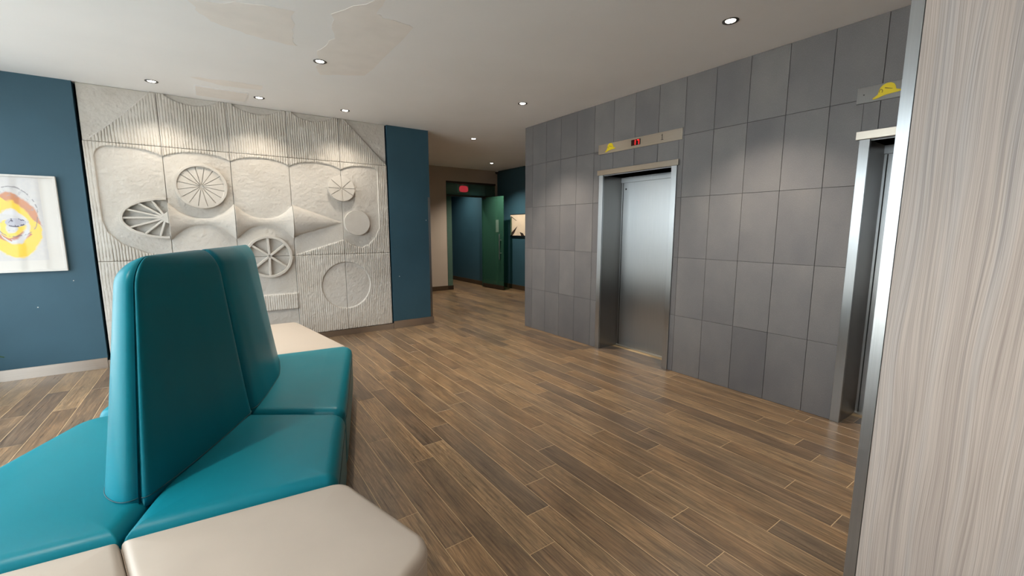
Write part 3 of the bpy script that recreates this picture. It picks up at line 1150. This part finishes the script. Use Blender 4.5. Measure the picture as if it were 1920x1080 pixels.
def backrest(side, near, tab, parent, taper):
    """half of a back-to-back backrest. tab rows (s, o, dv): s = share of the way between free end and joint,
    o = distance from the spine plane at seat level, dv = extra run along the spine (rounded nose)"""
    T = np.array([(*row, 0) if len(row) == 2 else row for row in tab], dtype=float)
    L = np.concatenate([[0], np.cumsum(np.hypot(np.diff(T[:, 0] * .9 + T[:, 2]), np.diff(T[:, 1])) + 1e-4)])
    ns, nt_ = 64, 44
    q = np.linspace(0, L[-1], ns + 1)
    S, O, DV = (np.interp(q, L, T[:, k]) for k in range(3))
    for A_ in (S, O, DV):                     # ease the kinks of the outline
        for _ in range(6):
            A_[1:-1] = (A_[:-2] + 2 * A_[1:-1] + A_[2:]) / 4
    outer = np.zeros((nt_ + 1, ns + 1, 3))
    inner = np.zeros((nt_ + 1, ns + 1, 3))
    zb = ZS - .03
    RC, RJ = .12, (.075 if near else .03)
    for i in range(nt_ + 1):
        t = 1 - (1 - i / nt_) ** 1.8          # denser near the top
        for j in range(ns + 1):
            dj = (1 - S[j]) * .8 if near else S[j] * .8
            top = TB - RJ * (1 - arc_rise(dj, RJ))
            z = zb + t * (top - zb)
            tt = max(0, min(1, (z - ZS) / (TB - ZS)))
            cr = 0
            if z > TB - RC:
                k = min(1, (z - (TB - RC)) / RC)
                cr = RC * (1 - math.sqrt(max(0, 1 - k * k)))
            vfree = (.185 + .165 * tt + cr) if near else (2.14 - .27 * tt - cr)
            k = 1 - taper * tt ** .9
            o = O[j] * k * (arc_rise(top - z, .10) * .97 + .03 * (i < nt_))
            o *= .84 + .16 * arc_rise(dj, .06)
            vj = 1.0358 - side * .486 * o + (-.0015 if near else .0015)
            v = (vfree + S[j] * (vj - vfree) if near else vj + S[j] * (vfree - vj)) + DV[j] * k
            outer[i, j] = bw(SP0 + SP1 * v + side * (o + .0015), v, z)
            inner[i, j] = bw(SP0 + SP1 * v + side * .0010, v, z)
    V = np.concatenate([outer.reshape(-1, 3), inner.reshape(-1, 3)])
    n1 = (nt_ + 1) * (ns + 1)
    ix = lambda i, j: i * (ns + 1) + j
    Fc = []
    for i in range(nt_):
        for j in range(ns):
            qd = (ix(i, j), ix(i, j + 1), ix(i + 1, j + 1), ix(i + 1, j))
            Fc.append(qd)
            Fc.append(tuple(n1 + k for k in qd[::-1]))
    for j in range(ns):
        for i, fl in ((0, False), (nt_, True)):
            qd = (ix(i, j), n1 + ix(i, j), n1 + ix(i, j + 1), ix(i, j + 1))
            Fc.append(qd[::-1] if fl else qd)
    for i in range(nt_):
        for j, fl in ((0, True), (ns, False)):
            qd = (ix(i, j), n1 + ix(i, j), n1 + ix(i + 1, j), ix(i + 1, j))
            Fc.append(qd[::-1] if fl else qd)
    mb = MB()
    mb.v, mb.f = [tuple(p) for p in V], Fc
    o = mb.build('backrest', M_TEAL, parent, smooth=True)
    row = [(*outer[0, j][:2], ZS + .0075) for j in range(ns + 1)]      # welt where the back meets the seat
    MB().tube(row, .0022, False, 5).build('welt', M_TEALDK, o, smooth=True)
    return o


D0 = (.187, 1.035)
G0 = (SP0 + SP1 * 2.21, 2.21)
F0 = (SP0 + .03, 0)
R1 = [F0, (.70, 0), (.825, .690), D0]
L1 = [(-.93, 0), F0, D0, (-.455, 1.385)]
R2 = [D0, (.825, .690), (1.095, 2.21), G0]
L2 = [(-.455, 1.385), D0, G0, (-.36, 2.21)]
TR1 = [(0, 0, .024), (0, .005, .008), (0, .014, 0), (0, .026, .008), (.04, .042, .02), (.14, .068, .02), (.32, .100), (.62, .148), (1, .195)]
TL1 = [(0, 0, .026), (0, .008, .008), (0, .02, 0), (0, .048, .010), (0, .078, .032), (0, .122, .078), (0, .160, .135), (0, .186, .20), (.32, .198), (.6, .205), (1, .195)]
TR2 = [(0, .195), (.2, .207), (.5, .197), (.65, .163), (.85, .106), (.93, .074), (.97, .046), (1, .02), (1, .008, -.008), (1, 0, -.026)]
TL2 = [(0, .195), (.38, .148), (.68, .100), (.86, .068), (.96, .042), (1, .026, -.008), (1, .014), (1, .005, -.008), (1, 0, -.024)]
mods = [
    ('R1', R1, [.015, .06, .10, .02], 1, True, TR1, 'teal vinyl seat with tall tapered back facing the elevators, nearest the camera'),
    ('L1', L1, [.06, .015, .02, .14], -1, True, TL1, 'bright teal vinyl seat on the left side of the near high back'),
    ('R2', R2, [.02, .06, .10, .02], 1, False, TR2, 'teal vinyl seat with tall back next to the far cream seat'),
    ('L2', L2, [.10, .02, .02, .06], -1, False, TL2, 'teal vinyl seat whose corner peeks out left behind the near high back'),
]
for key, poly, rad, side, near, tab, label in mods:
    c = np.mean([bw(u, v, 0) for u, v in poly], axis=0)
    t = thing('high_back_bench', tuple(c), label, 'bench', 'teal high-backed seats of the bench island')
    plinth(poly, t)
    s = cushion('seat', poly, rad, ZS, .060, M_TEAL, t)
    stitch(poly, rad, ZS - .066, M_TEALDK, s)
    backrest(side, near, tab, t, .46 if key == 'L1' else .62)

FR = [(.335, -1.04), (.945, -.545), (.725, 0), F0]
FL = [(-.62, -1.04), (.335, -1.04), F0, (-.93, 0)]
XR = [G0, (1.06, 2.21), (.695, 3.63), (0., 3.56)]
XL = [(-.34, 2.21), G0, (0., 3.56), (-.62, 3.50)]
for poly, rad, label in ((FR, [.05, .11, .09, .015], 'cream vinyl backless seat at the right end nearest the camera'),
                         (FL, [.05, .05, .015, .05], 'cream vinyl backless seat in the lower left corner'),
                         (XR, [.015, .06, .10, .05], 'cream vinyl backless seat at the far end near the relief'),
                         (XL, [.05, .015, .05, .08], 'cream vinyl backless seat hidden behind the high backs')):
    c = np.mean([bw(u, v, 0) for u, v in poly], axis=0)
    t = thing('bench_ottoman', tuple(c), label, 'ottoman', 'cream backless seats of the bench island')
    plinth(poly, t)
    s = cushion('seat', poly, rad, ZB, .030, M_CREAM, t)
    stitch(poly, rad, ZB - .034, M_CREAMST, s)

# ---------------------------------------------------------------- framed print on the left wall
fr = thing('framed_print', (-1.53, FAR, 1.076), 'white framed abstract print of yellow and rust rings on blue wall', 'picture')
fx0, fx1, fz0, fz1 = -1.86, -1.229, 1.076, 2.016
mb = MB()
for q in ((fx0, fx1, fz1 - .020, fz1), (fx0, fx1, fz0, fz0 + .020), (fx0, fx0 + .020, fz0 + .02, fz1 - .02), (fx1 - .020, fx1, fz0 + .02, fz1 - .02)):
    mb.box(q[0], q[1], FAR - .038, FAR - .001, q[2], q[3])
mb.build('frame', M_FRAMEW, fr, bevel=.002)
MB().box(fx0 + .018, fx1 - .018, FAR - .022, FAR - .014, fz0 + .018, fz1 - .018).build('print', M_PRINT, fr)

# ---------------------------------------------------------------- corridor pictures, glass door, exit sign, camera
pc = thing('wall_picture', (6.17, 8.3, 1.34), 'cream canvas with dark spiky strokes on the dark blue corridor wall', 'picture')
MB().box(6.140, 6.169, 7.80, 8.822, 1.338, 1.842).build('canvas', M_CANVAS, pc)
for z0, z1 in ((1.842, 1.856), (1.322, 1.338)):
    MB().box(6.136, 6.169, 7.79, 8.832, z0, z1).build('frame_rail', M_BLKFRAME, pc)
fpc = lambda a, b, h: (6.140 - h, a, b)
for poly in ([(8.80, 1.30), (8.77, 1.41), (8.53, 1.56), (8.66, 1.40)], [(8.42, 1.42), (8.30, 1.395), (8.24, 1.33), (8.36, 1.33)], [(8.80, 1.80), (8.79, 1.81), (8.56, 1.70), (8.57, 1.695)],
             [(8.10, 1.75), (8.02, 1.70), (7.95, 1.45), (8.03, 1.5)]):
    MB().prism(poly, fpc, .0005, .004).build('painted_stroke', M_CANVASDK, pc)

dr = struct('door_1', MB().box(4.700, 6.12, cy + .005, cy + .085, 2.600, 2.645).box(4.70, 6.12, cy + .005, cy + .085, 2.285, 2.325)
            .box(4.700, 4.712, cy + .01, cy + .08, .0, 2.6).box(4.70, 4.862, cy + .01, cy + .08, 0, .10), M_FRAMEBR)
MB().box(4.712, 6.12, cy + .04, cy + .052, 2.325, 2.600).build('transom_pane', M_FROST, dr)
MB().box(4.712, 4.860, cy + .04, cy + .052, .10, 2.285).build('side_pane', M_FROST, dr)
MB().box(5.725, 6.12, cy + .04, cy + .052, 0, 2.285).build('side_pane', M_GLASSG, dr)
A = Vector((5.785, 8.60, 0))
B = Vector((5.722, 9.455, 0))
dv = (B - A).normalized()
nv = Vector((dv.y, -dv.x, 0))
gd = thing('glass_door', (A + B) / 2, 'open green glass door with long steel pull handle in the corridor', 'door')


def leafbox(a0, a1, n0, n1, z0, z1):
    P = []
    for a in (a0, a1):
        for k in (n0, n1):
            for z in (z0, z1):
                p = A + dv * a + nv * k
                P.append((p.x, p.y, z))
    return MB().add(P, [(0, 1, 3, 2), (4, 6, 7, 5), (0, 4, 5, 1), (2, 3, 7, 6), (0, 2, 6, 4), (1, 5, 7, 3)])


LL = (B - A).length
leafbox(0, LL, -.006, .006, .11, 2.28).build('glass_leaf', M_GLASSG, gd)
leafbox(0, LL, -.016, .016, .012, .11).build('bottom_rail', M_FRAMEBR, gd)
leafbox(LL - .14, LL, -.016, .016, 2.24, 2.285).build('top_patch', M_FRAMEBR, gd)
leafbox(.19, .30, -.0085, -.006, 1.42, 1.72).build('door_notice', mat_pane('pale_notice', (.8, .9, .85), (.20, .30, .26), .6, .4), gd)
for sd in (-1, 1):
    p0 = A + dv * .10 + nv * sd * .055
    hb = MB().cyl((p0.x, p0.y, .75), (p0.x, p0.y, 1.375), .011, None, 12).build('pull_handle', M_STEEL, gd, smooth=False)
    for z in (.91, 1.225):
        q = A + dv * .10
        MB().cyl((q.x, q.y, z), (p0.x, p0.y, z), .010, None, 10).build('standoff', M_STEEL, hb)

ex = thing('exit_sign', (5.3, 9.72, 2.42), 'red glowing sign behind the frosted glass above the corridor door', 'sign')
MB().box(5.18, 5.48, 9.735, 9.78, 2.40, 2.60).build('housing', M_WHITEBIT, ex, bevel=.006)
n_ = 28
face = [(5.33 + .125 * math.copysign(abs(math.cos(2 * math.pi * k / n_)) ** .7, math.cos(2 * math.pi * k / n_)),
         2.50 + .078 * math.copysign(abs(math.sin(2 * math.pi * k / n_)) ** .7, math.sin(2 * math.pi * k / n_))) for k in range(n_)]
MB().prism(face, lambda a, b, h: (a, 9.735 - h, b), .0005, .006).build('lit_face', M_EXIT, ex)
MB().cyl((5.33, 9.757, 2.60), (5.33, 9.757, CEIL), .012).build('stem', M_WHITEBIT, ex)

sc = thing('security_camera', (6.10, 9.38, 2.90), 'small dark security camera under the corridor ceiling by the blue wall', 'camera')
MB().cyl((6.10, 9.38, CEIL), (6.10, 9.38, CEIL - .03), .045, .040, 16).build('mount', M_WHITEBIT, sc)
MB().cyl((6.10, 9.38, CEIL - .03), (6.10, 9.38, CEIL - .065), .04, .034, 16).cyl((6.10, 9.38, CEIL - .065), (6.10, 9.38, CEIL - .085), .034, .016, 16).build('dome', M_BLKFRAME, sc)

# ---------------------------------------------------------------- recessed downlights
LIGHTS = [
    (3.149, 1.780, 'recessed downlight in the ceiling close to the right-hand elevator door', 125, 98, .8),
    (3.137, 4.255, 'recessed downlight in the ceiling over the floor before the left elevator door', 125, 98, .8),
    (.910, 4.257, 'recessed downlight beside the big beige ceiling patch', 125, 98, .8),
    (-.368, 5.775, 'leftmost recessed downlight washing the relief', 25, 118, .8),
    (.567, 5.782, 'middle recessed downlight washing the relief, beside the access panel', 25, 118, .8),
    (1.496, 5.772, 'recessed downlight washing the relief, nearest the dark blue strip', 25, 118, .8),
    (-1.32, 1.780, 'recessed downlight added out of view, in the ceiling above the left bench seats', 110, 98, .8),  # out-of-view lamps extend the grid, added to brighten seats and floor
    (-1.32, 4.257, 'recessed downlight added out of view, in the ceiling by the window front', 110, 98, .8),
    (.910, -.700, 'recessed downlight added out of view, in the ceiling behind the camera', 110, 98, .8),
    (3.149, -.700, 'recessed downlight added out of view, in the ceiling behind the column', 110, 98, .8),
    (3.657, 6.315, 'recessed downlight at the mouth of the corridor', 110, 120, .9),
    (5.315, 8.378, 'recessed downlight before the glass door in the corridor', 150, 120, .9),
]


def downlight(x, y, label, watt, ang, blend, col=(1, .88, .72)):
    t = thing('recessed_downlight', (x, y, CEIL), label, 'ceiling light', 'recessed ceiling downlights')
    mb = MB()
    n_ = 32
    prof = [(.055, 0), (.054, -.005), (.045, -.006), (.034, -.001)]
    v = [(x + r * math.cos(2 * math.pi * k / n_), y + r * math.sin(2 * math.pi * k / n_), CEIL + z) for r, z in prof for k in range(n_)]
    f = [(p * n_ + k, p * n_ + (k + 1) % n_, (p + 1) * n_ + (k + 1) % n_, (p + 1) * n_ + k) for p in range(3) for k in range(n_)]
    mb.add(v, f).build('trim_ring', M_LAMPRING, t, smooth=True)
    MB().cyl((x, y, CEIL + .001), (x, y, CEIL - .003), .035, .032, 24).build('lamp_lens', M_LENS, t)
    l = bpy.data.lights.new('downlight_beam', 'SPOT')
    l.energy = watt
    l.color = col
    l.spot_size = math.radians(ang)
    l.spot_blend = blend
    l.shadow_soft_size = .022
    o = bpy.data.objects.new('downlight_beam', l)
    COL.objects.link(o)
    o.parent = t
    o.location = (0, 0, -.02)


for a in LIGHTS:
    downlight(*a)
downlight(5.15, 10.2, 'recessed downlight in the small lobby beyond the glass door', 75, 130, .9, (1, .90, .74))

# ---------------------------------------------------------------- potted plant at the left edge
pp = thing('potted_plant', (-2.10, 5.80, 0), 'dark green potted plant whose leaf tip shows at the left edge', 'plant')
mb = MB()
n_ = 24
prof = [(.10, 0), (.135, .13), (.14, .24), (.125, .24), (.12, .20)]
v = [(-2.10 + r * math.cos(2 * math.pi * k / n_), 5.80 + r * math.sin(2 * math.pi * k / n_), z) for r, z in prof for k in range(n_)]
f = [(p * n_ + k, p * n_ + (k + 1) % n_, (p + 1) * n_ + (k + 1) % n_, (p + 1) * n_ + k) for p in range(4) for k in range(n_)] + [tuple(range(n_))[::-1]]
mb.add(v, f).build('pot', M_POT, pp, smooth=True)
MB().cyl((-2.10, 5.80, .19), (-2.10, 5.80, .205), .121, None, 24).build('soil', M_SOIL, pp)
tips = [(-1.650, 5.80, .325)] + [(-2.10 + .6 * r * math.cos(a), 5.80 + min(.3, r * math.sin(a)), z) for a, r, z in
                                 ((1.1, .33, .55), (2.0, .3, .65), (2.9, .36, .5), (3.8, .34, .42), (4.6, .36, .60), (5.3, .3, .75), (.5, .18, .8))]
for tip in tips:
    b0 = Vector((-2.10, 5.80, .205))
    tp = Vector(tip)
    mid = (b0 + tp) / 2 + Vector((0, 0, .16))
    P, Wd = [], [.006, .008, .012, .026, .036, .034, .022, .002]
    for k in range(8):
        t = k / 7
        P.append(b0 * (1 - t) ** 2 + mid * 2 * t * (1 - t) + tp * t * t)
    v = []
    for k in range(8):
        d = (P[min(k + 1, 7)] - P[max(k - 1, 0)]).normalized()
        sdv = d.cross(Vector((0, 0, 1))).normalized() * Wd[k]
        upv = sdv.cross(d).normalized() * .0015
        v += [P[k] - sdv + upv * 4, P[k] + upv, P[k] + sdv + upv * 4, P[k] - upv]
    f = []
    for k in range(7):
        for q in range(4):
            f.append((k * 4 + q, k * 4 + (q + 1) % 4, k * 4 + 4 + (q + 1) % 4, k * 4 + 4 + q))
    MB().add(v, f).build('leaf', M_LEAF, pp, smooth=True)
